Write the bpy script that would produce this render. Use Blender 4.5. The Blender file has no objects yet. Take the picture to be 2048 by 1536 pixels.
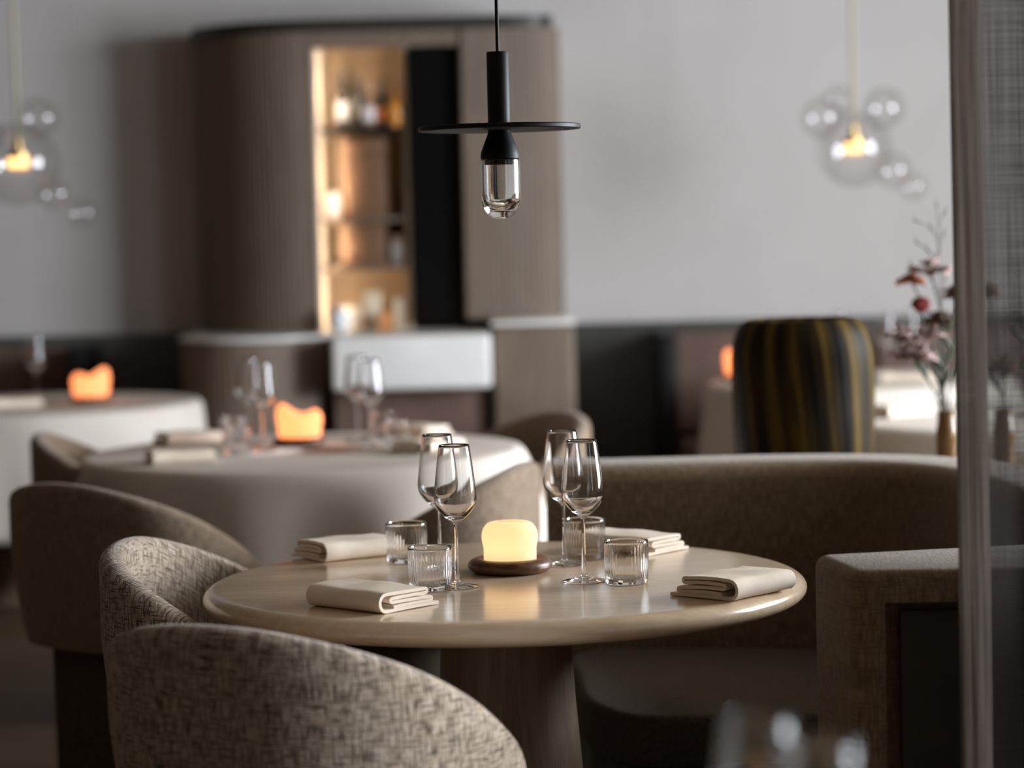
import bpy, bmesh, math, random
from mathutils import Vector, Matrix
random.seed(7)
PI = math.pi
S = bpy.context.scene
COL = S.collection

# ------------------------------------------------------------------ helpers
def link(o, parent=None):
    COL.objects.link(o)
    if parent is not None:
        o.parent = parent
    return o

def mesh(name, verts, faces, mat, parent=None, smooth=True, uvs=None, loc=None):
    me = bpy.data.meshes.new(name)
    me.from_pydata([tuple(v) for v in verts], [], faces)
    if uvs is not None:
        lay = me.uv_layers.new(name='UVMap')
        for l in me.loops:
            lay.data[l.index].uv = uvs[l.vertex_index]
    bm = bmesh.new(); bm.from_mesh(me)
    bmesh.ops.recalc_face_normals(bm, faces=bm.faces)
    bm.to_mesh(me); bm.free()
    if smooth:
        for p in me.polygons: p.use_smooth = True
        if smooth != 'all':
            me.set_sharp_from_angle(angle=math.radians(40))
    me.materials.append(mat)
    o = bpy.data.objects.new(name, me)
    if loc: o.location = loc
    return link(o, parent)

def tag(o, label=None, cat=None, group=None, kind=None):
    if label: o['label'] = label
    if cat: o['category'] = cat
    if group: o['group'] = group
    if kind: o['kind'] = kind
    return o

def thing(name, label, cat, loc=(0, 0, 0), rot=0, group=None):
    o = bpy.data.objects.new(name, None)
    o.empty_display_size = 0.05
    o.location = loc; o.rotation_euler = (0, 0, math.radians(rot))
    COL.objects.link(o)
    return tag(o, label, cat, group)

def copy_tree(o, parent=None):
    c = o.copy(); COL.objects.link(c)
    if parent is not None: c.parent = parent
    for ch in list(o.children): copy_tree(ch, c)
    return c

def dup(root, label, loc, rot=0, group=None):
    c = copy_tree(root)
    c.location = loc; c.rotation_euler = (0, 0, math.radians(rot)); c['label'] = label
    if group: c['group'] = group
    return c

def lathe_data(profile, seg=48, fn=None, closed=False):
    V, Fc = [], []
    n = len(profile)
    for k in range(seg):
        a = 2*PI*k/seg
        for (r, z) in profile:
            if fn: r, z = fn(r, z, a)
            V.append((r*math.cos(a), r*math.sin(a), z))
    m = n if closed else n-1
    for k in range(seg):
        k2 = (k+1) % seg
        for i in range(m):
            j = (i+1) % n
            Fc.append((k*n+i, k2*n+i, k2*n+j, k*n+j))
    return V, Fc

def lathe(name, profile, mat, parent=None, seg=48, fn=None, closed=False, loc=None, smooth=True):
    """revolve (r, z) points about Z; end points with r ~ 0 are merged"""
    V, Fc = lathe_data(profile, seg, fn, closed)
    o = mesh(name, V, Fc, mat, parent, smooth, loc=loc)
    bm = bmesh.new(); bm.from_mesh(o.data)
    bmesh.ops.remove_doubles(bm, verts=bm.verts, dist=1e-6)
    bmesh.ops.recalc_face_normals(bm, faces=bm.faces)
    bm.to_mesh(o.data); bm.free()
    return o

def smooth_path(pts, n=8, closed=False):
    """Catmull-Rom through points"""
    P = [Vector(p) for p in pts]
    out = []
    m = len(P)
    rng = range(m) if closed else range(m-1)
    for i in rng:
        if closed:
            p0, p1, p2, p3 = P[(i-1) % m], P[i], P[(i+1) % m], P[(i+2) % m]
        else:
            p0 = P[i-1] if i > 0 else P[0]*2-P[1]
            p1, p2 = P[i], P[i+1]
            p3 = P[i+2] if i+2 < m else P[m-1]*2-P[m-2]
        for k in range(n):
            t = k/n
            out.append(0.5*((2*p1)+(p2-p0)*t+(2*p0-5*p1+4*p2-p3)*t*t+(3*p1-p0-3*p2+p3)*t**3))
    if not closed: out.append(P[-1])
    return out

def box(name, x0, x1, y0, y1, z0, z1, mat, parent=None, bevel=0.0, segs=2):
    bm = bmesh.new()
    bmesh.ops.create_cube(bm, size=1.0)
    for v in bm.verts:
        v.co = Vector((x0+(v.co.x+.5)*(x1-x0), y0+(v.co.y+.5)*(y1-y0), z0+(v.co.z+.5)*(z1-z0)))
    if bevel:
        bmesh.ops.bevel(bm, geom=bm.edges[:], offset=bevel, segments=segs, profile=.5, affect='EDGES')
    me = bpy.data.meshes.new(name); bm.to_mesh(me); bm.free()
    if bevel:
        for p in me.polygons: p.use_smooth = True
        me.set_sharp_from_angle(angle=math.radians(35))
    me.materials.append(mat)
    o = bpy.data.objects.new(name, me)
    return link(o, parent)

def tube(name, pts, rad, mat, parent=None, seg=10, loc=None):
    """tube along points; rad number or list"""
    P = [Vector(p) for p in pts]
    n = len(P)
    R = rad if isinstance(rad, (list, tuple)) else [rad]*n
    V, Fc = [], []
    up = Vector((0.13, 0.99, 0.05)).normalized()
    for i, p in enumerate(P):
        t = (P[min(i+1, n-1)]-P[max(i-1, 0)]).normalized()
        a = t.cross(up)
        if a.length < 1e-3: a = t.cross(Vector((1, 0, 0)))
        a.normalize(); b = t.cross(a).normalized()
        for k in range(seg):
            an = 2*PI*k/seg
            V.append(p+(a*math.cos(an)+b*math.sin(an))*R[i])
    for i in range(n-1):
        for k in range(seg):
            k2 = (k+1) % seg
            Fc.append((i*seg+k, i*seg+k2, (i+1)*seg+k2, (i+1)*seg+k))
    Fc.append(tuple(range(seg))[::-1]); Fc.append(tuple((n-1)*seg+k for k in range(seg)))
    return mesh(name, V, Fc, mat, parent, loc=loc)

def sweep(name, path, section, mat, parent=None, uv=False, caps=True):
    """sweep a closed (n, z) section along a plan path; n is measured along the left normal"""
    P = [Vector((p[0], p[1], 0)) for p in path]
    n = len(P); m = len(section)
    V, Fc, UV = [], [], []
    dist = 0
    per = [0]
    for j in range(1, m):
        per.append(per[-1]+math.dist(section[j], section[j-1]))
    for i, p in enumerate(P):
        t = (P[min(i+1, n-1)]-P[max(i-1, 0)]).normalized()
        nn = Vector((-t.y, t.x, 0))
        if i: dist += (p-P[i-1]).length
        for j, (a, z) in enumerate(section):
            V.append((p.x+nn.x*a, p.y+nn.y*a, z)); UV.append((dist, per[j]))
    for i in range(n-1):
        for j in range(m):
            j2 = (j+1) % m
            Fc.append((i*m+j, (i+1)*m+j, (i+1)*m+j2, i*m+j2))
    if caps:
        Fc.append(tuple(range(m))); Fc.append(tuple((n-1)*m+j for j in range(m))[::-1])
    return mesh(name, V, Fc, mat, parent, uvs=UV if uv else None)

def prism(name, poly, z0, z1, mat, parent=None, bevel=0.0):
    n = len(poly)
    bm = bmesh.new()
    lo = [bm.verts.new((p[0], p[1], z0)) for p in poly]
    hi = [bm.verts.new((p[0], p[1], z1)) for p in poly]
    fb = bm.faces.new(lo[::-1]); ft = bm.faces.new(hi)
    for i in range(n):
        bm.faces.new((lo[i], lo[(i+1) % n], hi[(i+1) % n], hi[i]))
    bmesh.ops.recalc_face_normals(bm, faces=bm.faces)
    if bevel:
        ed = [e for e in bm.edges if abs(e.verts[0].co.z-e.verts[1].co.z) < 1e-6]
        bmesh.ops.bevel(bm, geom=ed, offset=bevel, segments=4, profile=.5, affect='EDGES')
    me = bpy.data.meshes.new(name); bm.to_mesh(me); bm.free()
    for p in me.polygons: p.use_smooth = True
    me.set_sharp_from_angle(angle=math.radians(40))
    me.materials.append(mat)
    return link(bpy.data.objects.new(name, me), parent)

def arc(cx, cy, r, a0, a1, n):
    return [(cx+r*math.cos(math.radians(a0+(a1-a0)*k/n)), cy+r*math.sin(math.radians(a0+(a1-a0)*k/n))) for k in range(n+1)]

# ------------------------------------------------------------------ materials
def nmat(name):
    m = bpy.data.materials.new(name); m.use_nodes = True
    nt = m.node_tree
    return m, nt, nt.nodes['Principled BSDF'], nt.nodes['Material Output']

def N(nt, t, **kw):
    n = nt.nodes.new(t)
    for k, v in kw.items():
        if k in n.inputs: n.inputs[k].default_value = v
        else: setattr(n, k, v)
    return n

def L(nt, a, b): nt.links.new(a, b)

def ramp(nt, fac, stops):
    r = N(nt, 'ShaderNodeValToRGB')
    e = r.color_ramp.elements
    while len(e) < len(stops): e.new(.5)
    for i, (p, c) in enumerate(stops):
        e[i].position = p; e[i].color = (*c, 1) if len(c) == 3 else c
    L(nt, fac, r.inputs['Fac'])
    return r

def plain(name, col, rough=.6, metal=0, noise=.12, scale=30, bump=0, bscale=200, coord='Object', stretch=(1, 1, 1), coat=0, spec=.5, sheen=0):
    m, nt, b, out = nmat(name)
    tc = N(nt, 'ShaderNodeTexCoord'); mp = N(nt, 'ShaderNodeMapping')
    mp.inputs['Scale'].default_value = stretch
    L(nt, tc.outputs[coord], mp.inputs['Vector'])
    nz = N(nt, 'ShaderNodeTexNoise', Scale=scale, Detail=4.0)
    L(nt, mp.outputs['Vector'], nz.inputs['Vector'])
    d = tuple(c*(1-noise) for c in col); u = tuple(min(1, c*(1+noise)) for c in col)
    r = ramp(nt, nz.outputs['Fac'], [(.3, d), (.7, u)])
    L(nt, r.outputs['Color'], b.inputs['Base Color'])
    b.inputs['Roughness'].default_value = rough
    b.inputs['Metallic'].default_value = metal
    b.inputs['Specular IOR Level'].default_value = spec
    b.inputs['Coat Weight'].default_value = coat
    b.inputs['Coat Roughness'].default_value = .1
    b.inputs['Sheen Weight'].default_value = sheen
    if bump:
        n2 = N(nt, 'ShaderNodeTexNoise', Scale=bscale, Detail=3.0)
        L(nt, mp.outputs['Vector'], n2.inputs['Vector'])
        bp = N(nt, 'ShaderNodeBump', Strength=bump, Distance=.002)
        L(nt, n2.outputs['Fac'], bp.inputs['Height']); L(nt, bp.outputs['Normal'], b.inputs['Normal'])
    return m

def wood(name, dark, light, rough=.4, scale=(2, 22, 22), coat=0, spec=.5):
    m, nt, b, out = nmat(name)
    tc = N(nt, 'ShaderNodeTexCoord'); mp = N(nt, 'ShaderNodeMapping')
    mp.inputs['Scale'].default_value = scale
    L(nt, tc.outputs['Object'], mp.inputs['Vector'])
    nz = N(nt, 'ShaderNodeTexNoise', Scale=2.2, Detail=6.0, Distortion=1.2)
    L(nt, mp.outputs['Vector'], nz.inputs['Vector'])
    r = ramp(nt, nz.outputs['Fac'], [(.3, dark), (.68, light)])
    L(nt, r.outputs['Color'], b.inputs['Base Color'])
    b.inputs['Roughness'].default_value = rough
    b.inputs['Coat Weight'].default_value = coat; b.inputs['Coat Roughness'].default_value = .15
    b.inputs['Specular IOR Level'].default_value = spec
    return m

def tweed(name, base, dark, light, amt=1.0):
    """rough woven cloth; UVs in metres"""
    m, nt, b, out = nmat(name)
    tc = N(nt, 'ShaderNodeTexCoord')
    facs = []
    for sc in ((500, 62, 1), (56, 500, 1)):
        mp = N(nt, 'ShaderNodeMapping'); mp.inputs['Scale'].default_value = sc
        L(nt, tc.outputs['UV'], mp.inputs['Vector'])
        nz = N(nt, 'ShaderNodeTexNoise', Scale=.5, Detail=2.5, Roughness=.6)
        L(nt, mp.outputs['Vector'], nz.inputs['Vector'])
        facs.append(nz.outputs['Fac'])
    fl = []
    for f in facs:
        r = ramp(nt, f, [(.39, (1, 1, 1)), (.48, (0, 0, 0))]); fl.append(r.outputs['Color'])
    mx = N(nt, 'ShaderNodeMath', operation='MAXIMUM'); L(nt, fl[0], mx.inputs[0]); L(nt, fl[1], mx.inputs[1])
    big = N(nt, 'ShaderNodeTexNoise', Scale=18.0, Detail=3.0)
    L(nt, tc.outputs['UV'], big.inputs['Vector'])
    bm_ = N(nt, 'ShaderNodeMath', operation='MULTIPLY'); L(nt, mx.outputs[0], bm_.inputs[0])
    br = ramp(nt, big.outputs['Fac'], [(.3, (.5*amt,)*3), (.7, (min(1, amt),)*3)])
    L(nt, br.outputs['Color'], bm_.inputs[1])
    hi = ramp(nt, facs[0], [(.5, base), (.72, light)])
    mix = N(nt, 'ShaderNodeMix', data_type='RGBA')
    L(nt, bm_.outputs[0], mix.inputs['Factor']); L(nt, hi.outputs['Color'], mix.inputs[6]); mix.inputs[7].default_value = (*dark, 1)
    L(nt, mix.outputs[2], b.inputs['Base Color'])
    b.inputs['Roughness'].default_value = .9; b.inputs['Specular IOR Level'].default_value = .15
    b.inputs['Sheen Weight'].default_value = .25
    ad = N(nt, 'ShaderNodeMath', operation='ADD'); L(nt, facs[0], ad.inputs[0]); L(nt, facs[1], ad.inputs[1])
    bp = N(nt, 'ShaderNodeBump', Strength=.6, Distance=.003)
    L(nt, ad.outputs[0], bp.inputs['Height']); L(nt, bp.outputs['Normal'], b.inputs['Normal'])
    return m

def glass(name, col=(1, 1, 1), rough=0.0, ior=1.48):
    m, nt, b, out = nmat(name)
    nt.nodes.remove(b)
    g = N(nt, 'ShaderNodeBsdfGlass', Roughness=rough, IOR=ior); g.inputs['Color'].default_value = (*col, 1)
    L(nt, g.outputs[0], out.inputs['Surface'])
    return m

def thin_glass(name, col=(.97, .97, .97), k=1.0):
    """blown glass too thin to bend what lies behind: clear film plus its surface reflection"""
    m, nt, b, out = nmat(name)
    nt.nodes.remove(b)
    t = N(nt, 'ShaderNodeBsdfTransparent'); t.inputs['Color'].default_value = (*col, 1)
    g = N(nt, 'ShaderNodeBsdfGlossy', Roughness=.02)
    f = N(nt, 'ShaderNodeFresnel', IOR=1.5)
    mu0 = N(nt, 'ShaderNodeMath', operation='MULTIPLY'); mu0.inputs[1].default_value = k
    L(nt, f.outputs[0], mu0.inputs[0])
    mu = N(nt, 'ShaderNodeMath', operation='MINIMUM'); mu.inputs[1].default_value = .22
    L(nt, mu0.outputs[0], mu.inputs[0])
    mx = N(nt, 'ShaderNodeMixShader')
    L(nt, mu.outputs[0], mx.inputs[0]); L(nt, t.outputs[0], mx.inputs[1]); L(nt, g.outputs[0], mx.inputs[2])
    L(nt, mx.outputs[0], out.inputs['Surface'])
    return m

def wax(name, col, glow, strength):
    """translucent wax lit by a flame inside"""
    m, nt, b, out = nmat(name)
    nt.nodes.remove(b)
    d = N(nt, 'ShaderNodeBsdfDiffuse'); d.inputs['Color'].default_value = (*col, 1)
    t = N(nt, 'ShaderNodeBsdfTranslucent'); t.inputs['Color'].default_value = (*glow, 1)
    mx = N(nt, 'ShaderNodeMixShader', Fac=.65)
    L(nt, d.outputs[0], mx.inputs[1]); L(nt, t.outputs[0], mx.inputs[2])
    e = N(nt, 'ShaderNodeEmission', Strength=strength); e.inputs['Color'].default_value = (*glow, 1)
    ad = N(nt, 'ShaderNodeAddShader'); L(nt, mx.outputs[0], ad.inputs[0]); L(nt, e.outputs[0], ad.inputs[1])
    L(nt, ad.outputs[0], out.inputs['Surface'])
    return m

def emit(name, col, strength):
    m, nt, b, out = nmat(name)
    nt.nodes.remove(b)
    e = N(nt, 'ShaderNodeEmission', Strength=strength); e.inputs['Color'].default_value = (*col, 1)
    L(nt, e.outputs[0], out.inputs['Surface'])
    return m

def sheer(name, col, open_, var=.25, freq=850):
    """loose linen: crossing threads with open gaps between them; UVs in metres"""
    m, nt, b, out = nmat(name)
    tc = N(nt, 'ShaderNodeTexCoord')
    hs = []
    for sc in ((freq, 7, 1), (9, freq, 1)):
        mp = N(nt, 'ShaderNodeMapping'); mp.inputs['Scale'].default_value = sc
        L(nt, tc.outputs['UV'], mp.inputs['Vector'])
        nz = N(nt, 'ShaderNodeTexNoise', Scale=.5, Detail=2.0)
        L(nt, mp.outputs['Vector'], nz.inputs['Vector']); hs.append(nz.outputs['Fac'])
    ad = N(nt, 'ShaderNodeMath', operation='ADD'); L(nt, hs[0], ad.inputs[0]); L(nt, hs[1], ad.inputs[1])
    hf = N(nt, 'ShaderNodeMath', operation='MULTIPLY'); L(nt, ad.outputs[0], hf.inputs[0]); hf.inputs[1].default_value = .5
    a = ramp(nt, hf.outputs[0], [(.40, (1-open_*.3,)*3), (.60, (1-open_,)*3)])
    cr = ramp(nt, hs[0], [(.3, tuple(c*(1-var) for c in col)), (.7, col)])
    L(nt, cr.outputs['Color'], b.inputs['Base Color'])
    b.inputs['Roughness'].default_value = .9; b.inputs['Specular IOR Level'].default_value = .1
    tr = N(nt, 'ShaderNodeBsdfTranslucent'); L(nt, cr.outputs['Color'], tr.inputs['Color'])
    m1 = N(nt, 'ShaderNodeMixShader', Fac=.35); L(nt, b.outputs[0], m1.inputs[1]); L(nt, tr.outputs[0], m1.inputs[2])
    tp = N(nt, 'ShaderNodeBsdfTransparent')
    m2 = N(nt, 'ShaderNodeMixShader'); L(nt, a.outputs['Color'], m2.inputs[0]); L(nt, tp.outputs[0], m2.inputs[1]); L(nt, m1.outputs[0], m2.inputs[2])
    L(nt, m2.outputs[0], out.inputs['Surface'])
    return m

def streaked(name):
    """dark amber cut glass: tall olive-gold flutes between almost black ones, slightly twisted"""
    m, nt, b, out = nmat(name)
    tc = N(nt, 'ShaderNodeTexCoord'); sp = N(nt, 'ShaderNodeSeparateXYZ'); L(nt, tc.outputs['UV'], sp.inputs[0])
    nz = N(nt, 'ShaderNodeTexNoise', Scale=1.0, Detail=2.0)
    mp = N(nt, 'ShaderNodeMapping'); mp.inputs['Scale'].default_value = (26, 2.2, 1)
    L(nt, tc.outputs['UV'], mp.inputs['Vector']); L(nt, mp.outputs['Vector'], nz.inputs['Vector'])
    tw = N(nt, 'ShaderNodeMath', operation='MULTIPLY_ADD'); L(nt, sp.outputs['X'], tw.inputs[0]); tw.inputs[1].default_value = 2*PI*15
    L(nt, nz.outputs['Fac'], tw.inputs[2])
    sn = N(nt, 'ShaderNodeMath', operation='SINE'); L(nt, tw.outputs[0], sn.inputs[0])
    ad = N(nt, 'ShaderNodeMath', operation='MULTIPLY_ADD'); L(nt, sn.outputs[0], ad.inputs[0]); ad.inputs[1].default_value = .15
    L(nt, nz.outputs['Fac'], ad.inputs[2])
    r = ramp(nt, ad.outputs[0], [(.30, (.008, .006, .004)), (.54, (.036, .022, .007)), (.84, (.15, .092, .013))])
    L(nt, r.outputs['Color'], b.inputs['Base Color'])
    b.inputs['Roughness'].default_value = .5
    b.inputs['Specular IOR Level'].default_value = .07
    return m

MT = {}
MT['wall'] = plain('plaster_wall', (.50, .475, .46), .85, noise=.03, scale=3)
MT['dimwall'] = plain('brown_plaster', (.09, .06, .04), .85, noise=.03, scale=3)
MT['ceil'] = plain('ceiling_paint', (.27, .21, .15), .9, noise=.03, scale=3)
MT['wainscot'] = plain('grey_panelling', (.055, .056, .052), .55, noise=.06, scale=8)
MT['floor'] = wood('oak_floor', (.06, .033, .015), (.13, .075, .034), .65, (1.2, 9, 1))
MT['table'] = wood('pale_oak', (.62, .46, .30), (.74, .575, .395), .22, (3, 22, 22), coat=.5)
MT['pedestal'] = wood('brown_oak', (.17, .115, .07), (.27, .19, .12), .5, (30, 30, 2.5))
MT['walnut'] = wood('walnut', (.055, .022, .010), (.20, .085, .038), .35, (5, 30, 30))
MT['tweed'] = tweed('grey_tweed', (.44, .345, .26), (.06, .038, .024), (.66, .555, .45), 1.2)
MT['brown_tweed'] = tweed('brown_grey_tweed', (.26, .187, .128), (.14, .095, .06), (.37, .285, .21), .8)
MT['sofa'] = tweed('taupe_wool', (.215, .145, .086), (.115, .072, .038), (.32, .23, .145), .75)
MT['seatfab'] = plain('dark_taupe_wool', (.10, .083, .068), .95, noise=.25, scale=120, bump=.4, bscale=400, spec=.1, sheen=.1)
MT['panel'] = plain('dark_brown_panel', (.05, .038, .027), .6, noise=.15, scale=15)
MT['black'] = plain('matt_black', (.010, .010, .010), .5, noise=.1, spec=.2)
MT['plinth'] = plain('dark_plinth_cloth', (.085, .062, .045), .9, noise=.2, scale=60, spec=.1)
MT['linen'] = plain('linen_napkin', (.88, .76, .63), .9, noise=.05, scale=25, bump=.25, bscale=900, spec=.1)
MT['cloth'] = plain('white_tablecloth', (.66, .60, .535), .9, noise=.03, scale=6, spec=.1)
MT['glass'] = glass('clear_glass')
MT['lampglass'] = glass('thick_lamp_glass', (.97, .97, .96), 0, 1.5)
MT['bubble'] = thin_glass('bubble_glass', (.985, .985, .985), k=1.8)
MT['brass'] = plain('brass', (.70, .50, .22), .35, metal=1, noise=.05)
MT['cordgold'] = plain('gold_rod', (.42, .36, .24), .5, noise=.05)
MT['lampwarm'] = emit('lit_lamp', (1.0, .52, .18), 2.4)
MT['wax'] = wax('lit_wax', (.92, .80, .64), (1.0, .76, .48), .15)
MT['waxo'] = wax('lit_orange_wax', (.85, .45, .25), (1.0, .42, .18), .6)
MT['vase'] = streaked('amber_cut_glass')
MT['cab'] = wood('fluted_oak', (.13, .09, .062), (.17, .125, .09), .6, (6, 6, 1))
MT['cabdark'] = plain('cabinet_cap', (.018, .015, .012), .5, noise=.1)
MT['marble'] = plain('white_marble', (.80, .79, .77), .3, noise=.05, scale=5)
MT['cream'] = plain('cream_lining', (.72, .60, .46), .6, noise=.06, scale=8)
MT['tan'] = plain('tan_lining', (.42, .29, .18), .6, noise=.06, scale=8)
MT['caseb'] = plain('brown_case', (.13, .062, .026), .6, noise=.1, scale=20)
MT['doorb'] = plain('black_glass_door', (.004, .004, .004), .25, noise=.1, spec=.15)
MT['leather'] = plain('brown_leather', (.14, .085, .065), .5, noise=.15, scale=12)
MT['amber'] = plain('amber_bottle', (.80, .34, .04), .2, noise=.1, coat=.5)
MT['darkb'] = plain('dark_bottle', (.02, .018, .015), .15, noise=.1, coat=.5)
MT['labelw'] = plain('white_label', (.62, .60, .64), .7, noise=.05)
MT['labelo'] = plain('orange_label', (.80, .24, .06), .7, noise=.08)
MT['clearb'] = thin_glass('bottle_glass', (.85, .85, .88), 2.0)
MT['white'] = plain('white_ceramic', (.78, .78, .80), .3, noise=.03)
MT['creamc'] = plain('cream_card', (.66, .56, .42), .7, noise=.06)
MT['orangec'] = plain('orange_card', (.62, .26, .08), .7, noise=.06)
MT['curtain'] = sheer('sheer_linen', (.06, .052, .046), .27)
MT['hem'] = sheer('linen_hem', (.34, .28, .24), .12, .6, 420)
MT['amberv'] = plain('amber_bud_vase', (.20, .11, .04), .15, noise=.15, coat=.6)
MT['stem'] = plain('green_stem', (.035, .055, .02), .6, noise=.2)
MT['orangef'] = plain('orange_petal', (.55, .17, .05), .7, noise=.3, scale=90)
MT['mauvef'] = plain('mauve_petal', (.34, .235, .21), .8, noise=.25, scale=90)
MT['redf'] = plain('red_petal', (.30, .035, .035), .6, noise=.3, scale=90)
MT['brownf'] = plain('dry_brown_petal', (.16, .09, .06), .8, noise=.3, scale=90)
MT['grassf'] = plain('dry_grass', (.17, .14, .14), .8, noise=.2)
MT['frame'] = plain('window_frame', (.05, .05, .05), .5)

# ------------------------------------------------------------------ the room
def struct(o): o['kind'] = 'structure'; return o
XL, XR, YB, YF, ZC = -4.2, 4.4, -2.6, 11.2, 3.05
struct(box('floor', XL-.1, XR+.1, YB-.1, YF+.1, -.1, 0, MT['floor']))
struct(box('ceiling', XL-.1, XR+.1, YB-.1, YF+.1, ZC, ZC+.1, MT['ceil']))
struct(box('wall_back', XL-.1, XR+.1, YF, YF+.1, 0, ZC, MT['wall']))
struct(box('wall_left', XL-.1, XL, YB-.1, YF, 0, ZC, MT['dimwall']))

def wall_with_openings(name, axis, pos, thick, a0, a1, opens, mat):
    """wall in plane axis=pos with rectangular openings [(a, b, z0, z1)]"""
    V, Fc = [], []
    cuts = sorted(set([a0, a1]+[o[0] for o in opens]+[o[1] for o in opens]))
    zs = sorted(set([0, ZC]+[o[2] for o in opens]+[o[3] for o in opens]))
    def add(lo, hi, z0, z1):
        i = len(V)
        for p in (pos, pos+thick):
            for (a, z) in ((lo, z0), (hi, z0), (hi, z1), (lo, z1)):
                V.append((p, a, z) if axis == 'x' else (a, p, z))
        Fc.extend([(i, i+1, i+2, i+3), (i+7, i+6, i+5, i+4), (i, i+4, i+5, i+1), (i+1, i+5, i+6, i+2), (i+2, i+6, i+7, i+3), (i+3, i+7, i+4, i)])
    for k in range(len(cuts)-1):
        for q in range(len(zs)-1):
            ca, cz = (cuts[k]+cuts[k+1])/2, (zs[q]+zs[q+1])/2
            if any(o[0] < ca < o[1] and o[2] < cz < o[3] for o in opens): continue
            add(cuts[k], cuts[k+1], zs[q], zs[q+1])
    return struct(mesh(name, V, Fc, mat, smooth=False))

SIDE = [(-2.2, .0, .8, 2.9), (1.2, 3.4, .8, 2.9), (5.3, 7.7, .8, 2.9)]
REAR = []
wall_with_openings('wall_right', 'x', XR, .1, YB-.1, YF, SIDE, MT['wall'])
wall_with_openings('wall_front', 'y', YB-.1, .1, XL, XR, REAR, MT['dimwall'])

def window(idx, axis, pos, a0, a1, z0, z1):
    """window frame with one mullion"""
    V, Fc = [], []
    def bar(lo, hi, b0, b1):
        i = len(V)
        for p in (pos-.03, pos+.03):
            for (a, z) in ((lo, b0), (hi, b0), (hi, b1), (lo, b1)):
                V.append((p, a, z) if axis == 'x' else (a, p, z))
        Fc.extend([(i, i+1, i+2, i+3), (i+7, i+6, i+5, i+4), (i, i+4, i+5, i+1), (i+1, i+5, i+6, i+2), (i+2, i+6, i+7, i+3), (i+3, i+7, i+4, i)])
    w = .05; mid = (a0+a1)/2
    bar(a0, a1, z0, z0+w); bar(a0, a1, z1-w, z1); bar(a0, a0+w, z0+w, z1-w); bar(a1-w, a1, z0+w, z1-w); bar(mid-w/2, mid+w/2, z0+w, z1-w)
    return struct(mesh('window_%d' % idx, V, Fc, MT['frame'], smooth=False))

def daylight(loc, rot, sx, sy, col, power):
    d = bpy.data.lights.new('daylight', 'AREA'); d.shape = 'RECTANGLE'; d.size = sx; d.size_y = sy
    d.color = col; d.energy = power
    o = bpy.data.objects.new('daylight', d); o.location = loc; o.rotation_euler = rot
    COL.objects.link(o)

SIDE_P = [12, 235, 450]; REAR_P = []
wi = 1
for (a0, a1, z0, z1), pw in zip(SIDE, SIDE_P):
    window(wi, 'x', XR+.05, a0, a1, z0, z1); wi += 1
    daylight((XR+.12, (a0+a1)/2, (z0+z1)/2), (0, PI/2, 0), z1-z0, a1-a0, (.86, .925, 1.0), pw)
for (a0, a1, z0, z1), pw in zip(REAR, REAR_P):
    window(wi, 'y', YB-.05, a0, a1, z0, z1); wi += 1
    daylight(((a0+a1)/2, YB-.12, (z0+z1)/2), (PI/2, 0, 0), a1-a0, z1-z0, (1.0, .97, .88), pw)

# dark panelling along the foot of the back wall, to each side of the cabinet
struct(box('trim_1', XL, -1.36, YF-.05, YF-.001, .0, .94, MT['wainscot'], bevel=.006))
struct(box('trim_2', .26, XR, YF-.05, YF-.001, .0, .94, MT['wainscot'], bevel=.006))

# ------------------------------------------------------------------ main table
TZ = .74
def table_parts(root, R, top_mat, ped_mat):
    e = .021
    prof = [(0, TZ-.042), (R-.05, TZ-.042)]
    prof += [(R-.03+.03*math.cos(a), TZ-.021+e*math.sin(a)) for a in [math.radians(-90+15*k) for k in range(13)]]
    prof += [(R-.06, TZ), (0, TZ)]
    lathe('tabletop', prof, top_mat, root, seg=128)
    lathe('pedestal', [(0, 0), (.27, 0), (.275, .012), (.25, .03), (.19, .08), (.155, .2), (.138, .36), (.125, .52), (.118, .66), (.117, TZ-.0425), (0, TZ-.0425)], ped_mat, root, seg=64)

main = thing('round_table', 'bare pale oak round table in front with napkins, glasses and glowing candle', 'table', (-.022, 4.655, 0))
table_parts(main, .55, MT['table'], MT['pedestal'])

# --- wine glass
def make_wine_glass(label, loc):
    r = thing('wine_glass', label, 'wine glass', loc)
    outer = smooth_path([(.0042, .1135, 0), (.0085, .1185, 0), (.018, .1255, 0), (.0285, .136, 0), (.0358, .148, 0), (.0380, .160, 0), (.0372, .176, 0), (.0345, .202, 0), (.0305, .234, 0), (.0272, .256, 0)], 5)
    outer = [(p.x, p.y) for p in outer]
    inner = smooth_path([(.0262, .2562, 0), (.0296, .234, 0), (.0335, .202, 0), (.0361, .176, 0), (.0368, .161, 0), (.0346, .150, 0), (.0270, .1395, 0), (.0165, .1305, 0), (.0075, .1265, 0), (.0002, .1255, 0)], 5)
    inner = [(p.x, p.y) for p in inner]
    prof = [(0, .1135)]+outer+inner
    prof[-1] = (0, .1255)
    lathe('bowl', prof, MT['glass'], r, seg=64, smooth='all')
    lathe('stem', [(0, .0105), (.0058, .0105), (.0046, .016), (.0038, .026), (.0033, .05), (.0032, .08), (.0034, .1), (.0042, .1133), (0, .1133)], MT['glass'], r, seg=20)
    lathe('foot', [(0, .0004), (.036, .0004), (.0385, .0012), (.0385, .0022), (.034, .0036), (.02, .006), (.011, .0082), (.0058, .0103), (0, .0103)], MT['glass'], r, seg=56)
    return r

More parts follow.
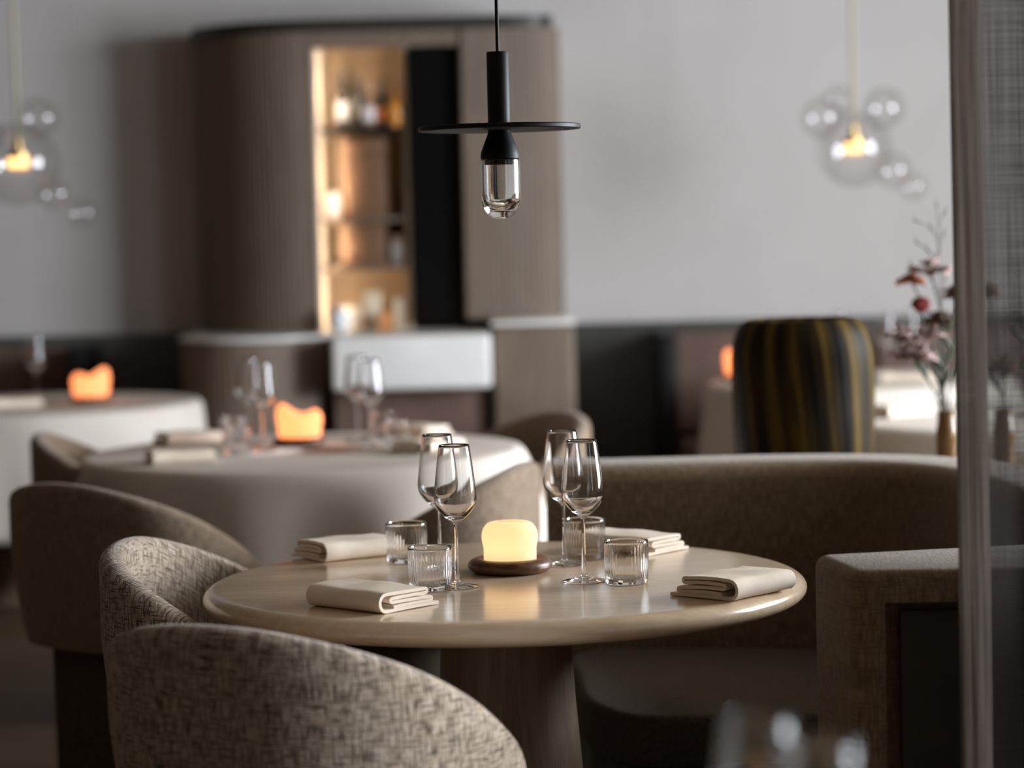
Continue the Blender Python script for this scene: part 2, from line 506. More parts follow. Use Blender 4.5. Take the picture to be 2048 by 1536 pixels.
GA = 'wine glasses on the tables'
wg = make_wine_glass('tall wine glass at far left of the bare table, behind another glass', (-.143, 4.778, TZ)); wg['group'] = GA
for lab, x, y in (('tall wine glass at near left of candle, in front of ribbed tumbler', -.106, 4.541),
                  ('tall wine glass at far right of candle, half behind another glass', .092, 4.807),
                  ('tall wine glass at near right of candle beside ribbed tumbler', .122, 4.580)):
    dup(wg, lab, (x, y, TZ), 0, GA)

# --- ribbed tumbler
def make_tumbler(label, loc):
    h = .077
    outer = [(0, .0003), (.034, .0003), (.0365, .0012), (.0378, .0035), (.0382, .012), (.0387, .03), (.0393, .055), (.0397, .072), (.0398, h-.0006), (.0394, h)]
    inner = [(.0384, h), (.0380, h-.0006), (.0378, .072), (.0372, .055), (.0366, .03), (.0360, .016), (.0345, .0115), (.030, .0095), (.015, .0088), (0, .0088)]
    def rib(r, z, a):
        k = 1.0
        if .012 < z < .071 and r > .03: k = 1+.011*math.cos(38*a)
        return r*k, z
    o = lathe('tumbler', outer+inner, MT['glass'], None, seg=304, fn=rib, loc=loc, smooth='all')
    return tag(o, label, 'tumbler', 'ribbed tumblers')

tb = make_tumbler('ribbed tumbler at far left, beside the folded napkin', (-.210, 4.900, TZ))
for lab, x, y in (('ribbed tumbler at near left, behind the front napkin', -.153, 4.520),
                  ('ribbed tumbler at far right, behind wine glass stem', .133, 4.893),
                  ('ribbed tumbler at near right, standing clear on the table', .197, 4.545)):
    dup(tb, lab, (x, y, TZ), 7, 'ribbed tumblers')

# --- wooden dish and candle
def make_dish(label, loc):
    c, cz, rz = .061, .0135, .0131
    prof = [(0, .0006), (.055, .0006)]
    prof += [(c+.018*math.cos(a), cz+rz*math.sin(a)) for a in [math.radians(-80+20*k) for k in range(10)]]
    prof += [(.0555, .0255), (.0535, .022), (.0532, .012), (0, .0115)]
    o = lathe('candle_dish', prof, MT['walnut'], None, seg=72, loc=loc)
    return tag(o, label, 'candle dish', 'wooden candle dishes')

def make_candle(label, loc, mat, power, dip=None, scale=1.0, col=(1, .84, .64), name='candle'):
    prof = [(.0488, .012), (.049, .03), (.0492, .045), (.0515, .057), (.0522, .066), (.051, .076), (.047, .085), (.040, .0915), (.032, .0935), (.027, .0925), (.024, .0895), (.012, .0885), (0, .0885)]
    prof = [(p.x, p.y) for p in smooth_path([(r, z, 0) for r, z in prof], 3)]
    fn = None
    if dip:
        def fn(r, z, a):
            k = max(0, (z-.03)/.065)
            w = min(1, r/.05)
            return r*(1+.05*k*math.cos(2*a))*(1+.10*math.sin(PI*min(1, z/.09))), z+k*(dip*.6*math.cos(a)**2*w*(2-w)-dip*.9*(1-w)**.8*1.0-dip*.35*w*(1-math.cos(a)**2)-.011*math.cos(a)*w)
    o = lathe(name, prof, mat, None, seg=64, fn=fn, loc=loc, smooth='all')
    o.scale = (scale,)*3
    d = bpy.data.lights.new('flame', 'POINT'); d.energy = power; d.color = col; d.shadow_soft_size = .012
    lo = bpy.data.objects.new('flame', d); lo.location = (loc[0], loc[1], loc[2]+.052*scale); COL.objects.link(lo)
    return tag(o, label, 'candle', 'lit candles')

dish = make_dish('round walnut dish under the cream candle on the bare table', (-.011, 4.735, TZ))
make_candle('glowing cream candle with rounded shoulders on the bare table', (-.011, 4.735, TZ), MT['wax'], .055)

# --- napkins
def napkin_mesh(name, w=.148, length=.172, th=.006):
    """folded napkin: one thick sheet rolled in on itself, the lowest fold reaching further out"""
    h = .0375
    def line(s0, s1, z0, z1=None, k=7):
        z1 = z0 if z1 is None else z1
        return [(s0+(s1-s0)*q/k, z0+(z1-z0)*q/k+.0012*math.sin(PI*q/k)) for q in range(k+1)]
    def turn(s, z0, z1, side, k=5, sq=1.0):
        c, r = (z0+z1)/2, (z1-z0)/2
        return [(s+side*abs(r)*sq*math.sin(PI*q/k), c-r*math.cos(PI*q/k)) for q in range(1, k)]
    b = th*.5+.0006
    t = h-th*.5
    path = line(w-.004, .016, b) + turn(.016, b, t, -1, 7, .95) + line(.016, .112, t, t-.001)
    path += turn(.112, t-.001, t-.0085, 1, 5) + line(.112, .030, t-.0085) + turn(.030, t-.0085, t-.0155, -1, 4)
    path += line(.030, .124, t-.0155, b+.013) + turn(.124, b+.013, b+.0065, 1, 4) + line(.124, .034, b+.0065)
    n = len(path)
    up, dn = [], []
    for i in range(n):
        a, b = path[max(i-1, 0)], path[min(i+1, n-1)]
        tx, tz = b[0]-a[0], b[1]-a[1]; l = math.hypot(tx, tz) or 1
        nx, nz = -tz/l*th*.5, tx/l*th*.5
        up.append((path[i][0]+nx, path[i][1]+nz)); dn.append((path[i][0]-nx, path[i][1]-nz))
    sec = up+dn[::-1]; m = len(sec)
    V, Fc = [], []
    rows = 9
    for q in range(rows):
        t = q/(rows-1)
        for (s, z) in sec:
            V.append(((t-.5)*length+.004*(s/w-.5), s-w/2+.002*math.sin(5*t), max(.0004, z*(1-.06*t)+.0012*math.sin(9*t+s*30)*min(1, z/.02))))
    for q in range(rows-1):
        for j in range(m):
            j2 = (j+1) % m
            Fc.append((q*m+j, q*m+j2, (q+1)*m+j2, (q+1)*m+j))
    for q in (0, rows-1):
        for i in range(n-1):
            Fc.append((q*m+i, q*m+i+1, q*m+m-2-i, q*m+m-1-i))
    return mesh(name, V, Fc, MT['linen'], None)

nk = napkin_mesh('napkin')
nk.location = (-.335, 5.02, TZ); nk.rotation_euler = (0, 0, math.radians(35))
tag(nk, 'folded cream napkin at far left of the bare table, open folds facing left', 'napkin', 'folded napkins')
for lab, x, y, rot in (('folded cream napkin at near left edge of the bare table', -.245, 4.350, -40),
                       ('folded cream napkin at far right behind the tumblers', .228, 5.000, -38),
                       ('folded cream napkin at right edge of the bare table', .372, 4.400, 50)):
    dup(nk, lab, (x, y, TZ), rot, 'folded napkins')

# ------------------------------------------------------------------ pendant over the main table
pd = thing('pendant_lamp', 'black disc pendant lamp with clear glass capsule hanging over the bare table', 'pendant lamp', (-.012, 4.66, 1.396))
z0 = 1.396
tube('cord', [(0, 0, 1.697-z0), (0, 0, 2.2-z0), (0, 0, ZC-.02-z0)], .0034, MT['black'], pd)
lathe('canopy', [(0, ZC-.03-z0), (.045, ZC-.03-z0), (.048, ZC-.001-z0), (0, ZC-.001-z0)], MT['black'], pd, seg=32)
lathe('lamp_tube', [(0, 1.5645-z0), (.0205, 1.5645-z0), (.0205, 1.695-z0), (.0195, 1.697-z0), (0, 1.697-z0)], MT['black'], pd, seg=48)
lathe('disc', [(0, 1.5555-z0), (.146, 1.5555-z0), (.1475, 1.557-z0), (.1475, 1.5628-z0), (.146, 1.5643-z0), (0, 1.5643-z0)], MT['black'], pd, seg=96)
lathe('socket', [(0, 1.493-z0), (.0285, 1.493-z0), (.0290, 1.5035-z0), (.0352, 1.5045-z0), (.0352, 1.512-z0), (.0335, 1.519-z0), (.028, 1.533-z0), (.0215, 1.549-z0), (.0205, 1.5553-z0), (0, 1.5553-z0)], MT['black'], pd, seg=48)
cap_o = [(0, 0), (.010, .0006), (.018, .003), (.026, .010), (.0325, .022), (.0358, .038), (.0360, .06), (.0360, .095), (.0352, .1075)]
cap_i = [(.0300, .1075), (.0302, .095), (.0302, .055), (.0295, .040), (.0265, .028), (.019, .0185), (.010, .0155), (0, .015)]
cap = [(p.x, p.y) for p in smooth_path([(r, z, 0) for r, z in cap_o], 4)]+[(p.x, p.y) for p in smooth_path([(r, z, 0) for r, z in cap_i], 4)]
tag(lathe('glass_capsule', cap, MT['lampglass'], pd, seg=64, smooth='all'), 'clear thick glass capsule')

# ------------------------------------------------------------------ tub chairs
def sup(a, A, n=2.6):
    c, s = math.cos(a), math.sin(a)
    k = (abs(c)**n+abs(s)**n)**(-1/n)
    return A*k*c, A*k*s

def make_chair(label, loc, rot, fab, group):
    r = thing('tub_chair', label, 'chair', loc, rot, group)
    V, Fc, UV = [], [], []
    nA = 72; A = .322; t = .048
    cols = []
    dist = 0; prev = None
    arcs = [0]
    for i in range(nA):
        arcs.append(arcs[-1]+math.dist(sup(math.radians(73+214*i/nA), A), sup(math.radians(73+214*(i+1)/nA), A)))
    for i in range(nA+1):
        a = math.radians(180-107+214*i/nA)
        ox, oy = sup(a, A); ix, iy = sup(a, A-t)
        if prev: dist += math.dist((ox, oy), prev)
        prev = (ox, oy)
        u = ox
        zr = .812-.70*abs(arcs[i]-arcs[nA//2])**2.15
        e = min(i, nA-i)*214/nA/360*2*PI*A   # distance back from the front edge of the arm
        if e < .07: zr -= .07-math.sqrt(max(0, .07**2-(.07-e)**2))
        z0 = .42
        col = []
        def ring(z, k): # plan scale at height z
            return .90+.10*min(1, (z-z0)/.22)**.7
        ho = zr-.022
        for q in range(9):
            z = z0+(ho-z0)*q/8; k = ring(z, 0); col.append((ox*k, oy*k, z))
        k = ring(zr, 0)
        for q in range(1, 6):
            w = q/6; an = PI*w
            mx = (ox+ix)/2*k; my = (oy+iy)/2*k
            hx = (ox-ix)/2*k; hy = (oy-iy)/2*k
            col.append((mx+hx*math.cos(an), my+hy*math.cos(an), ho+.022*math.sin(an)**.8))
        for q in range(9):
            z = ho-(ho-z0)*q/8; k = ring(z, 0); col.append((ix*k, iy*k, z))
        m = len(col)
        cl = 0
        for j, c in enumerate(col):
            if j: cl += math.dist(col[j], col[j-1])
            V.append(c); UV.append((dist, c[2] if j < 10 else cl+.4))
    for i in range(nA):
        for j in range(m):
            j2 = (j+1) % m
            Fc.append((i*m+j, (i+1)*m+j, (i+1)*m+j2, i*m+j2))
    Fc.append(tuple(range(m))); Fc.append(tuple(nA*m+j for j in range(m))[::-1])
    mesh('back_shell', V, Fc, fab, r, uvs=UV)
    seat = [sup(2*PI*k/48, .232) for k in range(48)]
    prism('seat', seat, .425, .475, MT['brown_tweed'], r, bevel=.02)
    lathe('plinth', [(0, .0005), (.245, .0005), (.255, .02), (.258, .39), (.25, .415), (.235, .4235), (0, .4235)], MT['plinth'], r, seg=48)
    return r

GC = 'tub chairs'
ch1 = make_chair('woven tub chair in the foreground seen from its back, near the table front', (-.292, 3.97, 0), 60, MT['tweed'], GC)
dup(ch1, 'woven tub chair at left end of the bare table, inside of its back showing', (-.440, 4.74, 0), -6, GC)
ch3 = make_chair('brown tub chair with dark back in front of the left cloth table', (-.86, 6.12, 0), 52, MT['brown_tweed'], GC)
for lab, x, y, rot in (('tub chair with its back to us, right front of the middle cloth table', -.27, 6.20, 165),
                       ('pale tub chair tucked in at left of the middle cloth table', -1.075, 7.42, 5),
                       ('tub chair at far right of the middle cloth table beside the cabinet', -.11, 7.64, 205)):
    dup(ch3, lab, (x, y, 0), rot, GC)

# ------------------------------------------------------------------ curved sofa on the right
sf = thing('booth_sofa', 'curved taupe booth sofa wrapping round the right of the bare table', 'sofa', (.6, 5.0, 0))
ox, oy = .6, 5.0
def rel(pts): return [(p[0]-ox, p[1]-oy) for p in pts]
plan = smooth_path([(p[0], p[1], 0) for p in rel([(.075, 5.76), (.30, 5.765), (.60, 5.765), (.82, 5.71), (.98, 5.54), (1.06, 5.25), (1.085, 4.9), (1.09, 4.6), (1.09, 4.36)])], 6)
sec = []
for (cx, cz, a0) in ((.065, .80, 0), (-.065, .80, 90)):
    sec += [(cx+.045*math.cos(math.radians(a0+15*k)), cz+.045*math.sin(math.radians(a0+15*k))) for k in range(7)]
sec += [(-.11, .60), (-.105, .40), (-.10, .08), (.10, .08), (.105, .40), (.11, .60)]
sweep('backrest', plan, sec, MT['sofa'], sf, uv=True)
# piping along the inner top edge of the back
pp = []
for i, p in enumerate(plan):
    t = (plan[min(i+1, len(plan)-1)]-plan[max(i-1, 0)]).normalized()
    nn = Vector((-t.y, t.x, 0))
    pp.append(p-nn*.104+Vector((0, 0, .812)))
tube('piping', pp, .0045, MT['sofa'], sf, seg=8)
# end arm: upholstered frame with a recessed dark panel facing out
bm = bmesh.new()
P8 = rel([(.488, 4.195), (.525, 3.975), (1.20, 3.94), (1.20, 4.34)])
lo = [bm.verts.new((p[0], p[1], .05)) for p in P8]; hi = [bm.verts.new((p[0], p[1], .832)) for p in P8]
bm.faces.new(lo); bm.faces.new(hi)
front = None
for i in range(4):
    f = bm.faces.new((lo[i], lo[(i+1) % 4], hi[(i+1) % 4], hi[i]))
    if i == 1: front = f
bmesh.ops.recalc_face_normals(bm, faces=bm.faces)
ed = [e for e in bm.edges]
bmesh.ops.bevel(bm, geom=ed, offset=.022, segments=4, profile=.5, affect='EDGES')
bm.faces.ensure_lookup_table()
front = max((f for f in bm.faces if f.normal.y < -.9), key=lambda f: f.calc_area())
bmesh.ops.inset_region(bm, faces=[front], thickness=.040, depth=0)
r2 = bmesh.ops.extrude_face_region(bm, geom=[front])
vs = [v for v in r2['geom'] if isinstance(v, bmesh.types.BMVert)]
bmesh.ops.translate(bm, verts=vs, vec=(0, .05, 0))
bmesh.ops.delete(bm, geom=[front], context='FACES_ONLY')
me = bpy.data.meshes.new('end_arm')
uvl = bm.loops.layers.uv.new('UVMap')
for f in bm.faces:
    for l in f.loops:
        c = l.vert.co
        l[uvl].uv = (c.x+c.y*.7, c.z) if abs(f.normal.z) < .6 else (c.x, c.y)
bm.to_mesh(me); bm.free()
for p in me.polygons: p.use_smooth = True
me.set_sharp_from_angle(angle=math.radians(35)); me.materials.append(MT['sofa'])
arm = link(bpy.data.objects.new('end_arm', me), sf)
tag(box('inset_panel', .602-ox, 1.14-ox, 3.999-oy, 4.012-oy, .10, .765, MT['panel'], sf, bevel=.004), 'dark brown recessed panel')
so = rel([(.128, 5.62), (.122, 5.30), (.126, 5.10), (.150, 4.98), (.20, 4.88), (.27, 4.845), (.36, 4.84), (.60, 4.83), (.80, 4.84), (.86, 5.0), (.84, 5.2), (.78, 5.38), (.70, 5.52), (.58, 5.60), (.35, 5.635)])
so = [(p.x, p.y) for p in smooth_path([(a, b, 0) for a, b in so], 4, closed=True)]
cxy = (sum(p[0] for p in so)/len(so), sum(p[1] for p in so)/len(so))
prism('seat_cushion', so, .335, .44, MT['seatfab'], sf, bevel=.022)
prism('base', [(cxy[0]+(p[0]-cxy[0])*.95, cxy[1]+(p[1]-cxy[1])*.95) for p in so], .001, .334, MT['panel'], sf, bevel=.005)

# ------------------------------------------------------------------ cloth tables behind
def make_cloth_table(label, clabel, loc, R, hem, seed, folds=11, flare=.062):
    t = thing('round_table', label, 'table', loc, 0, 'cloth covered round tables')
    table_parts(t, R-.012, MT['table'], MT['pedestal'])
    rnd = random.Random(seed)
    V, Fc = [], []
    seg = 132; rows = 13
    ph = rnd.random()*6
    prof = [(.001, 0), (R*.4, 0), (R*.8, 0), (R-.03, .0), (R-.008, -.003), (R+.002, -.014)]
    for i in range(seg):
        a = 2*PI*i/seg
        wob = .5*math.sin(folds*a+ph)+.35*math.sin((folds*1.0-4)*a+ph*2.1)+.2*math.sin(5*a+1.3*ph)
        for (r, z) in prof: V.append((r*math.cos(a), r*math.sin(a), TZ+.004+z))
        for k in range(1, rows):
            w = k/(rows-1)
            drop = (TZ-.012-hem)*w
            r = R+.004+flare*(w**.8)*(.65+.75*wob)
            V.append((r*math.cos(a), r*math.sin(a), TZ-.012-drop+.02*w*wob))
    m = len(prof)+rows-1
    for i in range(seg):
        i2 = (i+1) % seg
        for j in range(m-1):
            Fc.append((i*m+j, i2*m+j, i2*m+j+1, i*m+j+1))
    c = mesh('tablecloth', V, Fc, MT['cloth'], None, smooth='all', loc=loc)
    sd = c.modifiers.new('thick', 'SOLIDIFY'); sd.thickness = .002; sd.offset = 1
    tag(c, clabel, 'tablecloth', 'white tablecloths')
    return t

T2 = (-.61, 7.36, 0); T3 = (-1.80, 9.66, 0); T4 = (1.36, 9.97, 0); T5 = (1.58, 8.05, 0)
make_cloth_table('middle round table under a white cloth behind the bare table', 'white cloth draped over the middle round table', T2, .64, .46, 3)
make_cloth_table('left far round table under a white cloth by the left bench', 'white cloth hanging over the left far table', T3, .62, .30, 5)
make_cloth_table('right far round table behind the dark amber vase', 'white cloth flaring down from the table behind the vase', T4, .60, .25, 8, flare=.09)
make_cloth_table('right round table seen beside the flowers', 'white cloth on the table seen beside the flowers', T5, .60, .40, 11)
CZ = TZ+.0065

dd = dup(dish, 'dark wooden dish under the orange candle on the middle cloth table', (-.629, 7.52, CZ))
make_candle('orange glowing candle with a melted dip on the middle cloth table', (-.629, 7.52, CZ), MT['waxo'], .10, dip=.022, scale=1.18, col=(1, .50, .24))
dup(dish, 'dark wooden dish under the orange candle on the left far table', (-1.585, 9.62, CZ))
c3 = make_candle('orange glowing candle with a melted dip on the left far table', (-1.585, 9.62, CZ), MT['waxo'], .08, dip=.022, scale=1.25, col=(1, .48, .22))
c3.rotation_euler[2] = PI*.95
dup(dish, 'dark wooden dish under the candle behind the amber vase', (.90, 10.0, CZ))
make_candle('orange candle half hidden behind the amber vase on the right far table', (.90, 10.0, CZ), MT['waxo'], .08, dip=.02, scale=1.2, col=(1, .48, .22))

for lab, x, y in (('wine glass of the left pair on the middle cloth table, rear one', -.785, 7.60),
                  ('wine glass of the left pair on the middle cloth table, front one', -.720, 7.36),
                  ('wine glass right of the orange candle on the middle table, rear one', -.462, 7.60),
                  ('wine glass right of the orange candle on the middle table, front one', -.408, 7.36),
                  ('wine glass on the left far table left of its candle', -1.80, 9.68),
                  ('wine glass just right above the amber vase rim on the far table', 1.29, 10.05),
                  ('wine glass with bright reflection right of the amber vase', 1.46, 9.92),
                  ('wine glass behind the red bud on the right far table', 1.58, 10.1)):
    dup(wg, lab, (x, y, CZ), 0, GA)
for lab, x, y in (('ribbed tumbler at rear left of the orange candle on the middle table', -.845, 7.72),
                  ('ribbed tumbler at front left of the orange candle on the middle table', -.790, 7.30),
                  ('ribbed tumbler at rear right of the orange candle on the middle table', -.395, 7.72),
                  ('ribbed tumbler at front right of the orange candle on the middle table', -.335, 7.36)):
    dup(tb, lab, (x, y, CZ), 0, 'ribbed tumblers')
for lab, x, y, rot in (('folded napkin at rear left of the middle cloth table', -.985, 7.70, 30),
                       ('folded napkin at front left of the middle cloth table', -.925, 7.06, 20),
                       ('folded napkin at rear right of the middle cloth table', -.29, 7.74, -35),
                       ('folded napkin at front right of the middle cloth table', -.25, 7.22, 50),
                       ('folded napkin on the left far table beside its wine glass', -1.83, 9.45, 15),
                       ('folded napkin on the right table seen beside the flowers', 1.22, 8.10, 30),
                       ('folded napkin on the right far table behind the vase', 1.50, 9.68, -20)):
    dup(nk, lab, (x, y, CZ), rot, 'folded napkins')

# ------------------------------------------------------------------ near table, only its glass rims reach into the picture
ft = thing('round_table', 'nearest round table just below the picture edge, under blurred glasses', 'table', (.28, 1.75, 0))
table_parts(ft, .55, MT['table'], MT['pedestal'])
for lab, x, y in (('blurred wine glass at bottom edge, left of two', .188, 2.0), ('blurred wine glass at bottom edge, right of two', .226, 1.90)):
    dup(wg, lab, (x, y, TZ), 0, GA)
dup(dish, 'wooden dish on the nearest table below the picture edge', (.16, 1.80, TZ))
make_candle('cream candle on the nearest table below the picture edge', (.16, 1.80, TZ), MT['wax'], .3)

# ------------------------------------------------------------------ benches along the back wall
def bench(label, x0, x1, loc, end_at):
    b = thing('wall_bench', label, 'bench', loc)
    X, Y = loc[0], loc[1]
    box('base', x0-X, x1-X, 10.76-Y, 11.10-Y, .001, .30, MT['black'], b)
    box('seat', x0-X, x1-X, 10.70-Y, 11.04-Y, .302, .45, MT['leather'], b, bevel=.03, segs=3)
    n = max(1, round((x1-x0)/.8))
    for k in range(n):
        a = x0+(x1-x0)*k/n; c = x0+(x1-x0)*(k+1)/n
        box('back_cushion', a+.004-X, c-.004-X, 11.045-Y, 11.135-Y, .455, .895, MT['leather'], b, bevel=.028, segs=3)
    e0 = end_at
    box('end_panel', e0-X, e0+.075-X, 10.70-Y, 11.14-Y, .001, .905, MT['black'], b, bevel=.006)
bench('brown leather wall bench at far left under the dark panelling', -4.1, -1.86, (-2.9, 10.9, 0), -1.858)
bench('brown leather wall bench with black end panel left of the amber vase', .70, 4.2, (2.4, 10.9, 0), .622)

# ------------------------------------------------------------------ cabinet
cb = thing('service_cabinet', 'rounded fluted oak cabinet with open lit niche and marble counter at the back wall', 'cabinet', (-.55, 10.85, 0))
cx0, cy0 = -.55, 10.85
def cr(p): return [(a-cx0, b-cy0) for a, b in p]
def fluted(path, amp=.004, pitch=.024):
    """resample a plan path and add half-round flutes"""
    P = smooth_path([(a, b, 0) for a, b in path], 30)
    out = []; d = 0
    for i, p in enumerate(P):
        if i: d += (p-P[i-1]).length
        t = (P[min(i+1, len(P)-1)]-P[max(i-1, 0)]).normalized()
        nn = Vector((t.y, -t.x, 0))
        out.append(((p+nn*amp*abs(math.sin(PI*d/pitch))).x, (p+nn*amp*abs(math.sin(PI*d/pitch))).y))
    return out
left_plan = [(-1.335, 11.19)]+arc(-.79, 11.115, .545, 180, 270, 8)
left_plan[-1] = (-.79, 10.571)
lp = fluted(left_plan)
prism('curved_panel', cr(lp+arc(-.79, 11.115, .505, 270, 180, 8)+[(-1.295, 11.19)]), .951, 2.185, MT['cab'], cb)
right_plan = [(-.18, 10.575), (-.02, 10.575), (.10, 10.578), (.18, 10.60), (.218, 10.65), (.225, 10.80), (.225, 11.19)]
rp = fluted(right_plan)
prism('side_panel', cr(rp+[(.185, 11.19), (.185, 10.66), (.15, 10.625), (-.02, 10.615), (-.18, 10.615)]), .995, 2.185, MT['cab'], cb)
capo = [(p[0], p[1]) for p in left_plan]+[(-.18, 10.565), (-.02, 10.565), (.10, 10.568), (.17, 10.60), (.20, 10.65), (.20, 11.19)]
tag(prism('cap', cr([(x-.012 if x < -.8 else x, y-.012 if y < 11.1 else y) for x, y in capo]), 2.186, 2.235, MT['cabdark'], cb), 'dark top cap')
# niche: cream lining on the left bay, black glass door on the right
box('niche_back', -.79-cx0, -.18-cx0, 11.02-cy0, 11.05-cy0, .951, 2.185, MT['tan'], cb)
box('niche_side', -.80-cx0, -.775-cx0, 10.62-cy0, 11.019-cy0, .951, 2.185, MT['cream'], cb)
box('divider', -.425-cx0, -.405-cx0, 10.66-cy0, 11.019-cy0, .951, 2.185, MT['cream'], cb)
tag(box('door', -.404-cx0, -.19-cx0, 10.63-cy0, 10.66-cy0, .975, 2.11, MT['doorb'], cb), 'black glass door')
box('header', -.79-cx0, -.18-cx0, 10.585-cy0, 10.63-cy0, 2.12, 2.185, MT['cab'], cb)
for z in (1.795, 1.42, 1.22):
    tag(box('shelf', -.774-cx0, -.426-cx0, 10.66-cy0, 11.018-cy0, z-.016, z, MT['cabdark'] if z > 1.7 else MT['cab'], cb), 'dark shelf' if z > 1.7 else None)
# low part: curved drum on the left, marble counter in the middle, pier on the right
dr = fluted([(-1.35, 11.0), (-1.35, 10.75)]+arc(-1.035, 10.50, .315, 180, 360, 10)+[(-.72, 10.75)])
prism('low_drum', cr(dr+[(-.72, 11.19), (-1.35, 11.19)]), .001, .935, MT['cab'], cb)
tag(prism('drum_top', cr([(-1.36, 11.19)]+arc(-1.035, 10.50, .325, 180, 360, 24)+[(-.712, 11.19)]), .936, .950, MT['marble'], cb, bevel=.004), 'pale stone top')
tag(box('counter', -.71-cx0, -.08-cx0, 10.10-cy0, 11.19-cy0, .735, .950, MT['marble'], cb, bevel=.02, segs=4), 'white marble counter with thick front')
box('counter_base', -.71-cx0, -.10-cx0, 10.26-cy0, 11.19-cy0, .001, .733, MT['leather'], cb)
tag(box('pier', -.075-cx0, .255-cx0, 10.20-cy0, 11.19-cy0, .001, .975, MT['cab'], cb, bevel=.02, segs=4), 'flat fronted oak pier')
tag(box('pier_top', -.078-cx0, .258-cx0, 10.195-cy0, 11.19-cy0, .976, .994, MT['marble'], cb, bevel=.004), 'pale stone top')
# light strip in the niche
for z, h in ((1.955, .30), (1.60, .33), (1.315, .17), (1.08, .24)):
    d = bpy.data.lights.new('niche_light', 'AREA'); d.shape = 'RECTANGLE'; d.size = .012; d.size_y = h*.9; d.energy = 3.4*h; d.color = (1, .80, .56)
    o = bpy.data.objects.new('niche_light', d); o.location = (-.712, 10.635, z)
    o.rotation_euler = Vector((-.045, .10, 0)).to_track_quat('-Z', 'Y').to_euler(); COL.objects.link(o)

def bottle(label, x, y, z, r, h, mat, labmat=None, stopper=None, square=False, group='bottles on the top niche shelf'):
    b = thing('bottle', label, 'bottle', (x, y, z), 0, group)
    prof = [(0, .0005), (r*.92, .0005), (r, .006), (r, h*.58), (r*.85, h*.68), (r*.36, h*.78), (r*.33, h*.95), (r*.38, h), (0, h)]
    lathe('body', prof, mat, b, seg=4 if square else 28, smooth=not square)
    if labmat: lathe('label', [(r+.0006, h*.14), (r+.0012, h*.15), (r+.0012, h*.48), (r+.0006, h*.49)], labmat, b, seg=28)
    if stopper: lathe('stopper', [(0, h+.0005)]+[(.022*math.sin(math.radians(q)), h+.022-.022*math.cos(math.radians(q))) for q in range(10, 171, 20)]+[(0, h+.0445)], stopper, b, seg=20)
bottle('dark bottle with pale label, leftmost on the top niche shelf', -.685, 10.83, 1.7955, .030, .23, MT['darkb'], MT['labelw'])
bottle('plain black bottle second from left on the top niche shelf', -.620, 10.80, 1.7955, .028, .22, MT['darkb'])
bottle('clear bottle with lilac white label in the middle of the top shelf', -.572, 10.72, 1.7955, .026, .17, MT['clearb'], MT['labelw'])
bottle('bottle with orange label and clear round stopper on the top shelf', -.515, 10.73, 1.7955, .030, .165, MT['darkb'], MT['labelo'], MT['clearb'])
bottle('squat amber bottle at right end of the top niche shelf', -.455, 10.69, 1.7955, .030, .15, MT['amber'], MT['amber'])
def case(label, x0, x1, y0, y1, z0_, h):
    c = thing('wooden_case', label, 'case', ((x0+x1)/2, (y0+y1)/2, z0_))
    X, Y = (x0+x1)/2, (y0+y1)/2
    box('body', x0-X, x1-X, y0-Y, y1-Y, .0005, h*.8, MT['caseb'], c, bevel=.003)
    box('lid', x0-.002-X, x1+.002-X, y0-.002-Y, y1+.002-Y, h*.8+.0005, h, MT['caseb'], c, bevel=.003)
case('taller brown wooden case on the middle niche shelf', -.69, -.50, 10.70, 10.86, 1.4205, .33)
case('shorter brown wooden case on the lower niche shelf', -.70, -.51, 10.70, 10.86, 1.2205, .178)
def jar(label, x, y, z, r, h, mat, lidmat, group):
    j = thing('jar', label, 'jar', (x, y, z), 0, group)
    lathe('body', [(0, .0005), (r*.8, .0005), (r, h*.2), (r, h*.7), (r*.75, h*.86), (0, h*.86)], mat, j, seg=28)
    lathe('lid', [(0, h*.861), (r*.78, h*.861), (r*.78, h*.97), (r*.7, h), (0, h)], lidmat, j, seg=28)
jar('white jar left of the taller wooden case', -.735, 10.84, 1.4205, .030, .11, MT['white'], MT['white'], 'white jars in the niche')
jar('white jar right of the shorter wooden case', -.465, 10.72, 1.2205, .028, .12, MT['white'], MT['cream'], 'white jars in the niche')
rv = lathe('round_vase', [(0, .0005), (.02, .0005), (.032, .012), (.046, .04), (.048, .056), (.042, .078), (.028, .094), (.018, .1), (.018, .108), (.014, .108), (.014, .1), (0, .098)], MT['white'], None, seg=32, loc=(-.700, 10.50, .9505))
tag(rv, 'white round vase at left front of the counter below the niche', 'vase')
def carton(label, x, y, w, dpt, h, mat):
    o = box('carton', x-w/2, x+w/2, y-dpt/2, y+dpt/2, .951, .951+h, mat, bevel=.003)
    tag(o, label, 'box', 'small boxes under the niche')
carton('cream box at left of the row under the niche', -.66, 10.70, .07, .06, .10, MT['creamc'])
carton('taller cream box in the middle of the row under the niche', -.575, 10.72, .07, .06, .16, MT['creamc'])
carton('small orange box in the row under the niche', -.52, 10.62, .05, .05, .075, MT['orangec'])
carton('cream box at right of the row under the niche', -.460, 10.70, .05, .06, .13, MT['creamc'])

